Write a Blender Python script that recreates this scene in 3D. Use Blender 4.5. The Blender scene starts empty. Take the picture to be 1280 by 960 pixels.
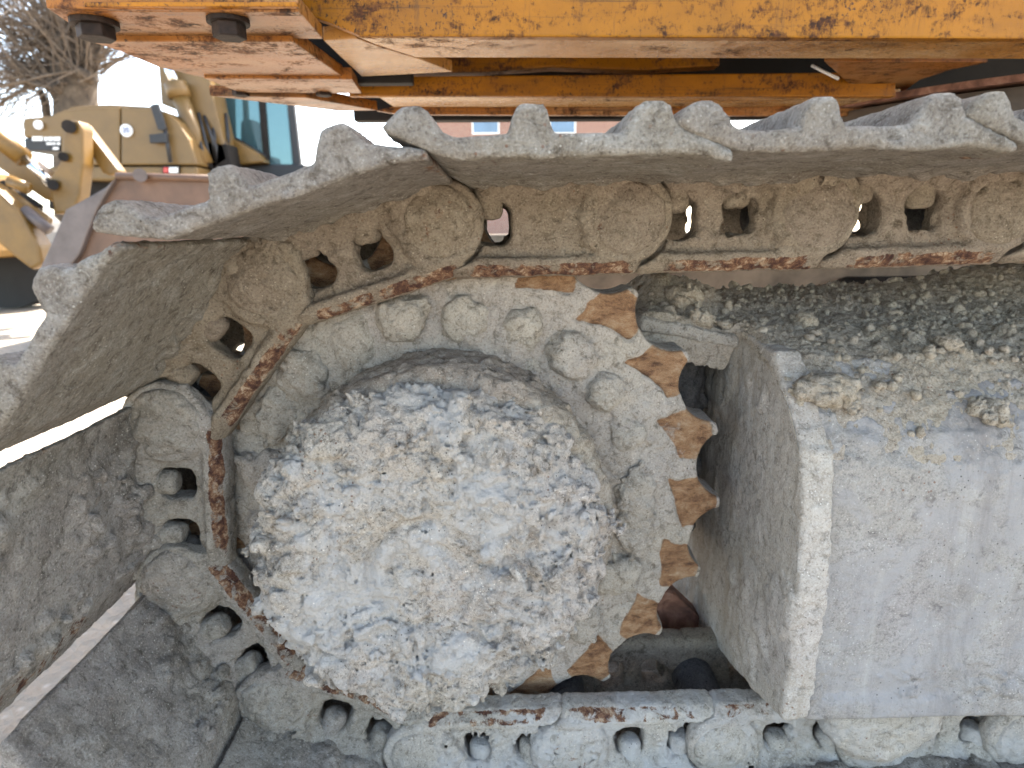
import bpy, math, random
import numpy as np
from mathutils import Vector, Matrix
SC = bpy.context.scene
COL = SC.collection
random.seed(7)
rng = np.random.default_rng(11)

# ------------------------------------------------------------------ camera
FPX, PITCH, YAW, ROLL = 780.0, 0.2422, 0.0186, -0.0099
cp, sp, cy_, sy_ = math.cos(PITCH), math.sin(PITCH), math.cos(YAW), math.sin(YAW)
FWD = np.array([sy_ * cp, cy_ * cp, -sp])
_r = np.array([cy_, -sy_, 0.0]); _u = np.cross(_r, FWD)
RGT = _r * math.cos(ROLL) + _u * math.sin(ROLL)
UP = _u * math.cos(ROLL) - _r * math.sin(ROLL)
cam = bpy.data.cameras.new("camera"); camo = bpy.data.objects.new("camera", cam); COL.objects.link(camo)
cam.sensor_width = 36; cam.lens = 36 * FPX / 1280; cam.clip_start = 0.02; cam.clip_end = 3000
m = Matrix.Identity(4)
for i in range(3):
    m[i][0] = RGT[i]; m[i][1] = UP[i]; m[i][2] = -FWD[i]
camo.matrix_world = m
cam.dof.use_dof = True; cam.dof.focus_distance = 0.64; cam.dof.aperture_fstop = 7.0
SC.camera = camo

# ------------------------------------------------------------------ light
SUN_EL, SUN_AZ = math.radians(54), math.radians(28)          # the sun stands behind the machine, a little to the right
world = bpy.data.worlds.new("World"); SC.world = world; world.use_nodes = True
wn = world.node_tree; bg = wn.nodes["Background"]
sky = wn.nodes.new("ShaderNodeTexSky"); sky.sky_type = 'NISHITA'; sky.sun_disc = False
sky.sun_elevation = SUN_EL; sky.sun_rotation = SUN_AZ
sky.air_density = 0.6; sky.dust_density = 1.3; sky.ozone_density = 0.1
wb = wn.nodes.new("ShaderNodeMix"); wb.data_type = 'RGBA'; wb.blend_type = 'MULTIPLY'; wb.inputs[0].default_value = 1.0
wb.inputs[7].default_value = (1.12, 1.0, 0.80, 1)               # white balance of the whole sky, as a camera set for shade sees it
wn.links.new(sky.outputs[0], wb.inputs[6]); wn.links.new(wb.outputs[2], bg.inputs[0]); bg.inputs[1].default_value = 0.15
sl = bpy.data.lights.new("sun", 'SUN'); so = bpy.data.objects.new("sun", sl); COL.objects.link(so)
sl.energy = 3.5; sl.angle = math.radians(0.53); sl.color = (1.0, 0.93, 0.82)
sd = Vector((math.sin(SUN_AZ) * math.cos(SUN_EL), math.cos(SUN_AZ) * math.cos(SUN_EL), math.sin(SUN_EL)))
so.rotation_euler = sd.to_track_quat('Z', 'Y').to_euler()
SC.view_settings.view_transform = 'Standard'; SC.view_settings.look = 'None'
SC.view_settings.gamma = 1.0; SC.view_settings.exposure = 3.0
SC.cycles.max_bounces = 8; SC.cycles.diffuse_bounces = 5
SC.cycles.use_denoising = True

# ------------------------------------------------------------------ where a pixel of the photograph meets a plane of the place
def ray(x, y): return FWD + RGT * (x - 640) / FPX + UP * (480 - y) / FPX
def on_y(x, y, Y): d = ray(x, y); return d * (Y / d[1])
def on_z(x, y, Z): d = ray(x, y); return d * (Z / d[2])
def on_x(x, y, X): d = ray(x, y); return d * (X / d[0])

# ------------------------------------------------------------------ noise
_LAT = rng.random((32, 32, 32)).astype(np.float32) * 2 - 1
_ROT = np.array([[.80, .36, -.48], [-.6, .48, -.64], [0, .8, .6]], np.float32)
def vnoise(P):
    i = np.floor(P).astype(np.int32); f = (P - i).astype(np.float32)
    f = f * f * f * (f * (f * 6 - 15) + 10); i &= 31; j = (i + 1) & 31
    x0, y0, z0 = i[:, 0], i[:, 1], i[:, 2]; x1, y1, z1 = j[:, 0], j[:, 1], j[:, 2]
    fx, fy, fz = f[:, 0], f[:, 1], f[:, 2]
    L = _LAT
    a = L[x0, y0, z0] * (1 - fx) + L[x1, y0, z0] * fx
    b = L[x0, y1, z0] * (1 - fx) + L[x1, y1, z0] * fx
    c = L[x0, y0, z1] * (1 - fx) + L[x1, y0, z1] * fx
    d = L[x0, y1, z1] * (1 - fx) + L[x1, y1, z1] * fx
    a = a * (1 - fy) + b * fy; c = c * (1 - fy) + d * fy
    return a * (1 - fz) + c * fz
def fbm(P, freq, octs=4, gain=.5, billow=False, seed=0.):
    P = (P.astype(np.float32) * freq + seed * 7.31 + 3.7); out = np.zeros(len(P), np.float32); a = 1.0; tot = 0
    for _ in range(octs):
        n = vnoise(P); out += a * (np.abs(n) * 2 - .6 if billow else n); tot += a; a *= gain
        P = (P @ _ROT) * 2.03 + 5.1
    return out / tot
_JIT = rng.random((32, 32, 32, 3)).astype(np.float32)
_CID = rng.random((32, 32, 32)).astype(np.float32)
def worley(P, freq, seed=0.):
    P = P.astype(np.float32) * freq + seed * 3.17 + 9.2
    i = np.floor(P).astype(np.int32); best = np.full(len(P), 9., np.float32); bid = np.zeros(len(P), np.float32)
    for dx in (-1, 0, 1):
        for dy in (-1, 0, 1):
            for dz in (-1, 0, 1):
                c = i + np.array([dx, dy, dz]); k = c & 31
                q = c + _JIT[k[:, 0], k[:, 1], k[:, 2]]
                d = ((q - P) ** 2).sum(1); w = d < best
                best[w] = d[w]; bid[w] = _CID[k[w, 0], k[w, 1], k[w, 2]]
    return np.sqrt(best), bid
def sstep(a, b, x):
    t = np.clip((x - a) / (b - a), 0, 1); return t * t * (3 - 2 * t)

# ------------------------------------------------------------------ solid modelling by distance fields
def smin(a, b, k):
    h = np.maximum(k - np.abs(a - b), 0) / k; return np.minimum(a, b) - h * h * k * .25
def smax(a, b, k): return -smin(-a, -b, k)
def sbox(x, y, z, c, s, r=0.):
    qx, qy, qz = np.abs(x - c[0]) - s[0] + r, np.abs(y - c[1]) - s[1] + r, np.abs(z - c[2]) - s[2] + r
    return np.sqrt(np.maximum(qx, 0) ** 2 + np.maximum(qy, 0) ** 2 + np.maximum(qz, 0) ** 2) + np.minimum(np.maximum(qx, np.maximum(qy, qz)), 0) - r
def scyl_y(x, y, z, cx, cz, y0, y1, rad, r=0.):
    a = np.sqrt((x - cx) ** 2 + (z - cz) ** 2) - rad + r; b = np.abs(y - (y0 + y1) / 2) - (y1 - y0) / 2 + r
    return np.sqrt(np.maximum(a, 0) ** 2 + np.maximum(b, 0) ** 2) + np.minimum(np.maximum(a, b), 0) - r
def spoly(x, z, pts):
    """signed distance in the plane to a polygon"""
    x, z = np.broadcast_arrays(x, z); d = np.full(x.shape, 1e9, np.float32); s = np.ones(x.shape, bool); n = len(pts)
    for i in range(n):
        ax, az = pts[i]; bx, bz = pts[i - 1]; ex, ez = bx - ax, bz - az; wx, wz = x - ax, z - az
        t = np.clip((wx * ex + wz * ez) / (ex * ex + ez * ez + 1e-12), 0, 1)
        d = np.minimum(d, (wx - ex * t) ** 2 + (wz - ez * t) ** 2)
        c1, c2, c3 = z >= az, z < bz, ex * wz > ez * wx
        s ^= (c1 & c2 & c3) | (~c1 & ~c2 & ~c3)
    return np.sqrt(d) * np.where(s, 1, -1)
_E = [((0,0,0),(1,0,0)),((0,1,0),(1,1,0)),((0,0,1),(1,0,1)),((0,1,1),(1,1,1)),((0,0,0),(0,1,0)),((1,0,0),(1,1,0)),
      ((0,0,1),(0,1,1)),((1,0,1),(1,1,1)),((0,0,0),(0,0,1)),((1,0,0),(1,0,1)),((0,1,0),(0,1,1)),((1,1,0),(1,1,1))]
def nets(D, lo, h):
    S = D < 0; n = [s - 1 for s in D.shape]
    cnt = np.zeros(n, np.uint8)
    for a in (0, 1):
        for b in (0, 1):
            for c in (0, 1):
                cnt += S[a:a + n[0], b:b + n[1], c:c + n[2]]
    act = (cnt > 0) & (cnt < 8); I = np.argwhere(act); idx = np.full(n, -1, np.int32); idx[act] = np.arange(len(I))
    acc = np.zeros((len(I), 3), np.float32); k = np.zeros(len(I), np.float32)
    for p, q in _E:
        p = np.array(p); q = np.array(q); A = I + p; B = I + q
        va = D[A[:, 0], A[:, 1], A[:, 2]]; vb = D[B[:, 0], B[:, 1], B[:, 2]]
        w = (va < 0) != (vb < 0); t = np.where(w, va / np.where(w, va - vb, 1), 0)[:, None]
        acc += np.where(w[:, None], p + (q - p) * t, 0); k += w
    V = (I + acc / k[:, None]) * h + np.array(lo)
    F = []
    for ax in range(3):
        o1, o2 = [(1, 2), (2, 0), (0, 1)][ax]
        sl0 = [slice(None)] * 3; sl1 = [slice(None)] * 3; sl0[ax] = slice(0, -1); sl1[ax] = slice(1, None)
        ch = S[tuple(sl0)] != S[tuple(sl1)]; J = np.argwhere(ch)
        J = J[(J[:, o1] > 0) & (J[:, o2] > 0) & (J[:, o1] < n[o1]) & (J[:, o2] < n[o2])]
        e1 = np.zeros(3, int); e1[o1] = 1; e2 = np.zeros(3, int); e2[o2] = 1
        g = lambda C: idx[C[:, 0], C[:, 1], C[:, 2]]
        Q = np.stack([g(J - e1 - e2), g(J - e2), g(J), g(J - e1)], 1)
        ins = S[J[:, 0], J[:, 1], J[:, 2]]; Q[~ins] = Q[~ins][:, ::-1]
        F.append(Q)
    return V, np.concatenate(F)
def raw_mesh(name, V, Q, smooth=True):
    me = bpy.data.meshes.new(name); k = Q.shape[1]
    me.vertices.add(len(V)); me.vertices.foreach_set("co", np.ascontiguousarray(V, np.float32).ravel())
    me.loops.add(Q.size); me.loops.foreach_set("vertex_index", np.ascontiguousarray(Q, np.int32).ravel())
    me.polygons.add(len(Q)); me.polygons.foreach_set("loop_start", np.arange(0, Q.size, k, dtype=np.int32))
    me.update(calc_edges=True)
    if smooth: me.polygons.foreach_set("use_smooth", np.ones(len(Q), bool))
    return me
def attr(me, name, vals):
    a = me.attributes.new(name, 'FLOAT', 'POINT'); a.data.foreach_set("value", np.ascontiguousarray(vals, np.float32))
def grid(lo, hi, h):
    ax = [np.arange(lo[i], hi[i] + h, h, dtype=np.float32) for i in range(3)]
    return ax[0][:, None, None], ax[1][None, :, None], ax[2][None, None, :]
def solid(name, fn, lo, hi, h, noise=None, band=.02, marks=None):
    """fn(x,y,z) -> distance, noise(P) -> outward growth in metres; marks: {attribute: fn(P)}"""
    X, Y, Z = grid(lo, hi, h); D = np.asarray(fn(X, Y, Z), np.float32)
    D = np.ascontiguousarray(np.broadcast_to(D, (X.size, Y.size, Z.size))).copy()
    if noise is not None:
        M = np.abs(D) < band; K = np.argwhere(M)
        P = np.stack([X.ravel()[K[:, 0]], Y.ravel()[K[:, 1]], Z.ravel()[K[:, 2]]], 1)
        D[M] -= noise(P)
    V, Q = nets(D, lo, h); me = raw_mesh(name, V, Q)
    if marks:
        for k, f in marks.items(): attr(me, k, f(V.astype(np.float32)))
    return me

# ------------------------------------------------------------------ scene graph helpers
def put(name, me, mat, parent=None, loc=(0, 0, 0), rot=(0, 0, 0)):
    o = bpy.data.objects.new(name, me); COL.objects.link(o)
    if mat is not None:
        me.materials.clear(); me.materials.append(mat)
    o.parent = parent; o.location = loc; o.rotation_euler = rot
    return o
def thing(name, label, cat, loc=(0, 0, 0), rot=(0, 0, 0), group=None):
    o = bpy.data.objects.new(name, None); COL.objects.link(o); o.empty_display_size = .05
    o.location = loc; o.rotation_euler = rot; tag(o, label, cat, group); return o
def tag(o, label=None, cat=None, group=None, kind=None):
    for k, v in (('label', label), ('category', cat), ('group', group), ('kind', kind)):
        if v: o[k] = v
    return o
def py_mesh(name, V, F, smooth=False):
    me = bpy.data.meshes.new(name); me.from_pydata([tuple(map(float, v)) for v in V], [], F); me.update()
    if smooth: me.polygons.foreach_set("use_smooth", np.ones(len(F), bool))
    return me
import bmesh
def bevelled(me, w, seg=2):
    bm = bmesh.new(); bm.from_mesh(me); bmesh.ops.recalc_face_normals(bm, faces=bm.faces)
    if w > 0:
        es = [e for e in bm.edges if len(e.link_faces) == 2 and e.calc_face_angle(0) > .4]
        bmesh.ops.bevel(bm, geom=es, offset=w, segments=seg, affect='EDGES', profile=.6, clamp_overlap=True)
    bm.to_mesh(me); bm.free(); me.update(); return me
def prism(name, base, off, w=.0):
    """polygon (3-D points) pushed along off"""
    n = len(base); V = [np.array(p, float) for p in base] + [np.array(p, float) + np.array(off, float) for p in base]
    F = [list(range(n)), list(range(n, 2 * n))[::-1]] + [[i, (i + 1) % n, n + (i + 1) % n, n + i] for i in range(n)]
    return bevelled(py_mesh(name, V, F), w)
def box(name, lo, hi, w=.0):
    (a, b, c), (d, e, f) = lo, hi
    return prism(name, [(a, b, c), (d, b, c), (d, b, f), (a, b, f)], (0, e - b, 0), w)
def tube(name, pts, rads, n=10, smooth=True, cap=True):
    V, F = tube_vf(pts, rads, n, cap); return py_mesh(name, V, F, smooth)
def tube_vf(pts, rads, n=10, cap=True, base=0):
    V, F = [], []; pts = [np.array(p, float) for p in pts]
    if np.isscalar(rads): rads = [rads] * len(pts)
    for i, p in enumerate(pts):
        t = pts[min(i + 1, len(pts) - 1)] - pts[max(i - 1, 0)]; t = t / (np.linalg.norm(t) + 1e-9)
        a = np.cross(t, (0, 0, 1) if abs(t[2]) < .9 else (1, 0, 0)); a /= np.linalg.norm(a); b = np.cross(t, a)
        for k in range(n):
            an = 2 * math.pi * k / n; V.append(p + rads[i] * (a * math.cos(an) + b * math.sin(an)))
    for i in range(len(pts) - 1):
        for k in range(n):
            q = (k + 1) % n; F.append([base + i * n + k, base + i * n + q, base + (i + 1) * n + q, base + (i + 1) * n + k])
    if cap:
        F.append([base + k for k in range(n)][::-1]); F.append([base + (len(pts) - 1) * n + k for k in range(n)])
    return V, F

# ------------------------------------------------------------------ materials
class NT:
    def __init__(s, name):
        s.m = bpy.data.materials.new(name); s.m.use_nodes = True; s.t = s.m.node_tree; s.n = s.t.nodes; s.l = s.t.links
        s.b = s.n["Principled BSDF"]; s.out = s.n["Material Output"]
        tc = s.n.new("ShaderNodeTexCoord"); oi = s.n.new("ShaderNodeObjectInfo"); mu = s.n.new("ShaderNodeVectorMath"); mu.operation = 'SCALE'
        cx = s.n.new("ShaderNodeCombineXYZ"); s.l.new(oi.outputs["Random"], cx.inputs[0]); s.l.new(oi.outputs["Random"], cx.inputs[1])
        s.l.new(cx.outputs[0], mu.inputs[0]); mu.inputs["Scale"].default_value = 17.
        ad = s.n.new("ShaderNodeVectorMath"); s.l.new(tc.outputs["Object"], ad.inputs[0]); s.l.new(mu.outputs[0], ad.inputs[1])
        s.vec = ad.outputs[0]; s.obj = tc.outputs["Object"]
    def set(s, k, v):
        i = s.b.inputs[k]
        if hasattr(v, 'links'): s.l.new(v, i)
        else: i.default_value = v
    def scaled(s, sc):
        mp = s.n.new("ShaderNodeMapping"); mp.inputs["Scale"].default_value = sc; s.l.new(s.vec, mp.inputs[0]); return mp.outputs[0]
    def noise(s, scale, detail=5, rough=.55, dist=0., vec=None):
        n = s.n.new("ShaderNodeTexNoise"); n.inputs["Scale"].default_value = scale; n.inputs["Detail"].default_value = detail
        n.inputs["Roughness"].default_value = rough; n.inputs["Distortion"].default_value = dist; s.l.new(vec or s.vec, n.inputs["Vector"]); return n.outputs["Fac"]
    def vor(s, scale, feat='F1', vec=None, out="Distance"):
        n = s.n.new("ShaderNodeTexVoronoi"); n.feature = feat; n.inputs["Scale"].default_value = scale; s.l.new(vec or s.vec, n.inputs["Vector"]); return n.outputs[out]
    def ramp(s, f, stops, interp='LINEAR'):
        r = s.n.new("ShaderNodeValToRGB"); r.color_ramp.interpolation = interp; e = r.color_ramp.elements
        while len(e) < len(stops): e.new(.5)
        for k, (p, c) in enumerate(stops):
            e[k].position = p; e[k].color = (*c, 1) if hasattr(c, '__len__') else (c, c, c, 1)
        s.l.new(f, r.inputs[0]); return r.outputs[0]
    def mix(s, f, a, b, mode='MIX'):
        n = s.n.new("ShaderNodeMix"); n.data_type = 'RGBA'; n.blend_type = mode
        for k, v in ((0, f), (6, a), (7, b)):
            if hasattr(v, 'links'): s.l.new(v, n.inputs[k])
            elif k == 0: n.inputs[0].default_value = v
            else: n.inputs[k].default_value = (*v, 1) if len(v) == 3 else v
        return n.outputs[2]
    def math(s, op, a, b=0., clamp=False):
        n = s.n.new("ShaderNodeMath"); n.operation = op; n.use_clamp = clamp
        for k, v in ((0, a), (1, b)):
            if hasattr(v, 'links'): s.l.new(v, n.inputs[k])
            else: n.inputs[k].default_value = v
        return n.outputs[0]
    def att(s, name):
        n = s.n.new("ShaderNodeAttribute"); n.attribute_name = name; return n.outputs["Fac"]
    def bump(s, h, dist, strength=1., prev=None):
        n = s.n.new("ShaderNodeBump"); n.inputs["Distance"].default_value = dist; n.inputs["Strength"].default_value = strength
        s.l.new(h, n.inputs["Height"])
        if prev is not None: s.l.new(prev, n.inputs["Normal"])
        s.l.new(n.outputs[0], s.b.inputs["Normal"]); return n.outputs[0]

def mat_mud(name, base, dark, pale, dk=(.54, .74), pl=(.50, .68), rust=True, specks=True, gran=1.0, streak=None, cool=None):
    t = NT(name); T3 = lambda c, k: tuple(min(1., x * k) for x in c)
    big = t.noise(6, 6, .62, .5); mid = t.noise(26, 11, .70, .35); mid2 = t.noise(75, 9, .72, .6); fine = t.noise(420, 4, .7)
    c = t.mix(t.ramp(big, [(dk[0], 0.), (dk[1], .85)]), base, dark)
    c = t.mix(t.ramp(mid, [(pl[0], 0.), (pl[1], .8)]), c, pale)
    c = t.mix(t.ramp(t.noise(3.1, 4, .6), [(.45, 0.), (.62, .55)]), c, (base[0] * 1.02, base[1] * 1.0, base[2] * 1.1))
    c = t.mix(t.ramp(mid2, [(.33, .9), (.48, 0.)]), c, T3(dark, .6))
    c = t.mix(t.ramp(fine, [(.36, .55), (.47, 0.)]), c, T3(dark, .7)); c = t.mix(t.ramp(fine, [(.55, 0.), (.66, .5)]), c, T3(pale, 1.2))
    c = t.mix(t.ramp(mid2, [(.56, 0.), (.70, .55)]), c, T3(pale, 1.12))
    if cool:
        c = t.mix(t.ramp(t.noise(12, 9, .68, .6), [(.47, 0.), (.58, .85)]), c, cool)
    if streak:
        st = t.noise(9, 9, .74, .3, t.scaled((1.7, 1., .2))); c = t.mix(t.ramp(st, [(.50, 0.), (.64, .85)]), c, streak)
        st2 = t.noise(14, 8, .7, .2, t.scaled((1.5, 1., .16))); c = t.mix(t.ramp(st2, [(.58, 0.), (.7, .5)]), c, T3(pale, 1.1))
    if specks:
        f = t.math('MULTIPLY', t.ramp(t.vor(110), [(.11, 1.), (.17, 0.)]), t.ramp(t.noise(9, 3), [(.56, 0.), (.66, .7)]))
        c = t.mix(f, c, (.19, .08, .04))
        f2 = t.math('MULTIPLY', t.ramp(t.vor(190), [(.10, .9), (.2, 0.)]), t.ramp(t.noise(17, 4), [(.46, 0.), (.6, 1.)]))
        c = t.mix(f2, c, T3(pale, 1.3))
        f3 = t.math('MULTIPLY', t.ramp(t.vor(150, 'F1', t.scaled((1, 1.1, .9))), [(.08, .9), (.16, 0.)]), t.ramp(t.noise(21, 4), [(.48, 0.), (.6, 1.)]))
        c = t.mix(f3, c, T3(dark, .35))
    rgh = .92
    if rust:
        rn = t.noise(55, 9, .72, .5)
        rc = t.ramp(t.noise(95, 8, .72, .3), [(.36, (.05, .024, .02)), (.46, (.115, .056, .038)), (.54, (.24, .13, .075)), (.60, (.42, .30, .20)), (.68, (.55, .46, .36))])
        f = t.ramp(t.math('ADD', t.att("rust"), t.math('MULTIPLY', t.math('SUBTRACT', rn, .5), 1.7)), [(.47, 0.), (.58, 1.)])
        c = t.mix(f, c, rc)
        wn1 = t.noise(38, 8, .7, .4)
        wc = t.ramp(t.noise(48, 10, .8, .25, t.scaled((.7, 1, 1.35))), [(.30, (.05, .026, .017)), (.40, (.14, .072, .04)), (.48, (.28, .155, .08)), (.57, (.37, .235, .135)), (.70, (.54, .44, .33))])
        fw = t.ramp(t.math('ADD', t.att("wear"), t.math('MULTIPLY', t.math('SUBTRACT', wn1, .5), .95)), [(.44, 0.), (.58, 1.)])
        c = t.mix(fw, c, wc)
        rgh = t.mix(fw, (.92,) * 3, (.36,) * 3)
    t.set("Roughness", rgh); t.set("Base Color", c); t.set("Specular IOR Level", .25)
    b = t.bump(mid, .013 * gran, .9)
    b = t.bump(mid2, .006 * gran, .95, b)
    t.bump(fine, .0014 * gran, .9, b)
    return t.m
M_LINK = mat_mud("mud_brown_bounce", (.275, .224, .165), (.145, .11, .075), (.375, .325, .255))  # upper links: brown of the ground bounce and lower brightness put into the mud
M_LINKG = mat_mud("mud_grey_link", (.36, .33, .28), (.22, .19, .15), (.46, .435, .39))
M_LINKP = mat_mud("mud_pale_skylit", (.50, .455, .385), (.31, .275, .225), (.60, .56, .49), cool=(.55, .53, .50))  # lower links and roller: mud lightened to paint in stronger sky light
M_SHOE = mat_mud("mud_shoe", (.275, .245, .20), (.14, .112, .085), (.42, .40, .36))
M_SHOEG = mat_mud("mud_grey_shoe", (.375, .342, .29), (.16, .138, .108), (.50, .47, .42), dk=(.47, .62), gran=1.3)
M_SPR = mat_mud("mud_grey", (.45, .405, .34), (.27, .232, .18), (.54, .50, .435))
M_HUB = mat_mud("mud_pale", (.53, .475, .40), (.20, .17, .135), (.65, .61, .55), dk=(.50, .70), gran=1.2, cool=(.54, .525, .505))
M_HUBS = mat_mud("mud_hub_side", (.42, .36, .285), (.22, .18, .135), (.54, .495, .42), gran=1.3)
M_FRAME = mat_mud("mud_frame", (.335, .312, .282), (.22, .20, .188), (.41, .393, .365), gran=.55, streak=(.235, .217, .208), cool=(.345, .332, .325))
M_PLATE = mat_mud("mud_plate", (.44, .40, .345), (.29, .258, .215), (.53, .505, .465), gran=.55, streak=(.31, .265, .21))
M_DIRT = mat_mud("loose_dirt", (.47, .405, .315), (.27, .215, .155), (.56, .51, .435), gran=1.0)
M_DARK = mat_mud("dark_mud_and_shade", (.12, .115, .11), (.05, .047, .045), (.2, .19, .18), specks=False)  # dark mud; on the recess wall its colour also stands for shade
def mat_rust_plate():
    t = NT("rust_plate"); n = t.noise(30, 7, .65, .6)
    t.set("Base Color", t.ramp(n, [(.3, (.06, .026, .018)), (.48, (.17, .075, .047)), (.6, (.27, .135, .09)), (.75, (.38, .25, .19))]))
    t.set("Roughness", .65); t.bump(n, .003, .6); return t.m
M_RUST = mat_rust_plate()
def mat_paint(name, base, dust, dust_lim, chip=.60, rough=.42):
    """chipped orange machine paint; dust is dried spray on the steel, in the underside copy also painted ground bounce"""
    t = NT(name)
    ln = t.noise(22, 10, .74, .4, t.scaled((.7, 1, 1.25))); fine = t.noise(150, 6, .75, .2, t.scaled((1.3, 1, .7)))
    big = t.noise(3.2, 4, .6)
    v = t.math('ADD', t.math('MULTIPLY', ln, .55), t.math('ADD', t.math('MULTIPLY', fine, .28), t.math('MULTIPLY', big, .17)))
    c = t.mix(t.ramp(t.noise(9, 5), [(.35, 0.), (.7, 1.)]), base, tuple(b * .7 for b in base))
    c = t.mix(t.ramp(t.noise(5.5, 7, .65, .5, t.scaled((.5, 1, 1))), [(dust_lim, 0.), (dust_lim + .18, .9)]), c, dust)
    sk = t.noise(170, 5, .7, .3, t.scaled((1.2, 1., .8))); c = t.mix(t.math('MULTIPLY', t.ramp(sk, [(.57, 0.), (.63, 1.)]), t.ramp(t.noise(8, 4), [(.40, 0.), (.58, 1.)])), c, (.03, .014, .007))
    gr = t.noise(11, 8, .72, .4, t.scaled((.10, 1., 3.2))); c = t.mix(t.ramp(gr, [(.55, 0.), (.68, .8)]), c, (.05, .026, .010))
    dr = t.noise(30, 8, .74, .2, t.scaled((2.2, 1., .18))); c = t.mix(t.ramp(dr, [(.58, 0.), (.72, .65)]), c, (.10, .045, .012))
    chipf = t.ramp(v, [(chip - .075, 0.), (chip - .05, .35), (chip - .02, .8), (chip, 1.)])
    rc = t.ramp(t.noise(70, 5), [(.35, (.022, .012, .008)), (.55, (.09, .032, .012)), (.7, (.2, .08, .025))])
    c = t.mix(chipf, c, rc); t.set("Base Color", c)
    t.set("Roughness", t.mix(chipf, (rough,) * 3, (.8,) * 3)); t.set("Specular IOR Level", .3)
    b = t.bump(v, .004, .35); t.bump(fine, .001, .4, b)
    return t.m
M_OR = mat_paint("orange_paint", (.40, .146, .0003), (.20, .075, .006), .56, .578)
M_ORU = mat_paint("dusty_bounce_lit_orange", (.56, .26, .06), (.72, .47, .24), .46, .60, .26)  # dusty paint made paler, so the undersides carry ground bounce in their colour
M_ORR = mat_paint("rusty_orange_paint", (.36, .125, .012), (.38, .19, .07), .47, .575, .34)
def mat_plain(name, col, rough=.5, metal=0., var=.25, sc=6., bumpd=.0, spec=.5):
    t = NT(name); n = t.noise(sc, 6, .65, .3)
    t.set("Base Color", t.ramp(n, [(.3, tuple(c * (1 - var) for c in col)), (.7, tuple(min(1, c * (1 + var)) for c in col))]))
    t.set("Roughness", rough); t.set("Metallic", metal); t.set("Specular IOR Level", spec)
    if bumpd: t.bump(n, bumpd, .6)
    return t.m
M_BOLT = mat_plain("rusted_bolt", (.024, .014, .010), .7, 0, .6, 60, .002, .25)
M_BLACK = mat_plain("black_rubber", (.018, .018, .02), .55)
M_TAN = mat_plain("tan_paint", (.155, .09, .026), .45, 0, .14, 3)
M_TAN2 = mat_plain("yellow_paint", (.155, .08, .012), .42, 0, .25, 5)
M_CHROME = mat_plain("chrome", (.7, .72, .75), .12, 1., .05)
M_STEEL = mat_plain("dark_steel_and_shade", (.018, .015, .013), .7, 0, .4, 9, 0, .2)  # near black; inside the upper frame it paints the shade of the cavity
M_WHITE = mat_plain("white_plastic", (.78, .78, .76), .4, 0, .04)
M_BLUE = mat_plain("blue_print", (.05, .09, .25), .5, 0, .1)
M_REDL = mat_plain("red_lens", (.45, .03, .02), .25, 0, .1)
M_BUCK = mat_plain("bucket_steel", (.11, .058, .034), .55, .0, .35, 4, .004)
M_BUCKG = mat_plain("bucket_worn_steel", (.11, .088, .082), .5, .15, .3, 5, .003)
def mat_glass():
    t = NT("cab_glass"); t.set("Base Color", (.10, .19, .21, 1)); t.set("Roughness", .03); t.set("Transmission Weight", .6); t.set("IOR", 1.3)
    return t.m
M_GLASS = mat_glass()
def mat_bark():
    t = NT("bark"); n = t.noise(4, 8, .7, .6); t.set("Base Color", t.ramp(n, [(.3, (.03, .021, .015)), (.55, (.085, .062, .042)), (.75, (.16, .125, .09))]))
    t.set("Roughness", .9); t.bump(n, .06, .8); return t.m
M_BARK = mat_bark()
M_TWIG = mat_plain("twig_bark", (.12, .088, .062), .75, 0, .35, 3)
def mat_ground():
    t = NT("ground_gravel"); a = t.noise(.35, 6, .6, .4); b = t.noise(9, 8, .7); v = t.vor(28)
    c = t.ramp(a, [(.3, (.24, .205, .165)), (.6, (.36, .315, .255)), (.75, (.43, .385, .32))])
    c = t.mix(t.ramp(b, [(.4, .0), (.7, .7)]), c, (.20, .175, .15)); c = t.mix(t.ramp(v, [(.05, .5), (.25, 0.)]), c, (.5, .47, .43))
    t.set("Base Color", c); t.set("Roughness", .95); q = t.bump(b, .05, .8); t.bump(v, .02, .5, q); return t.m
M_GROUND = mat_ground()
def mat_brick():
    t = NT("brick_wall"); br = t.n.new("ShaderNodeTexBrick"); mp = t.n.new("ShaderNodeMapping"); mp.inputs["Rotation"].default_value = (math.pi / 2, 0, 0)
    t.l.new(t.obj, mp.inputs[0]); t.l.new(mp.outputs[0], br.inputs["Vector"]); br.inputs["Scale"].default_value = 4.
    br.inputs["Color1"].default_value = (.26, .11, .075, 1); br.inputs["Color2"].default_value = (.33, .155, .105, 1); br.inputs["Mortar"].default_value = (.4, .35, .3, 1)
    br.inputs["Mortar Size"].default_value = .03; t.set("Base Color", br.outputs[0]); t.set("Roughness", .85); t.bump(br.outputs["Fac"], -.02, .5); return t.m
M_BRICK = mat_brick()

# ------------------------------------------------------------------ ground
GZ = -0.845
def ground():
    n = 60; e = np.sinh(np.linspace(-5.2, 5.2, n)) ; e = e / e[-1] * 900
    X, Y = np.meshgrid(e, e + 3, indexing='ij'); P = np.stack([X.ravel(), Y.ravel(), np.zeros(X.size)], 1)
    Z = GZ - .01 + fbm(P, .5, 3) * .015 * (np.abs(P[:, 0]) + np.abs(P[:, 1]) > 2.5)
    P[:, 2] = Z; i = np.arange(n * n).reshape(n, n)
    Q = np.stack([i[:-1, :-1].ravel(), i[1:, :-1].ravel(), i[1:, 1:].ravel(), i[:-1, 1:].ravel()], 1)
    tag(put("ground", raw_mesh("ground", P, Q), M_GROUND), kind="structure")
ground()

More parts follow.
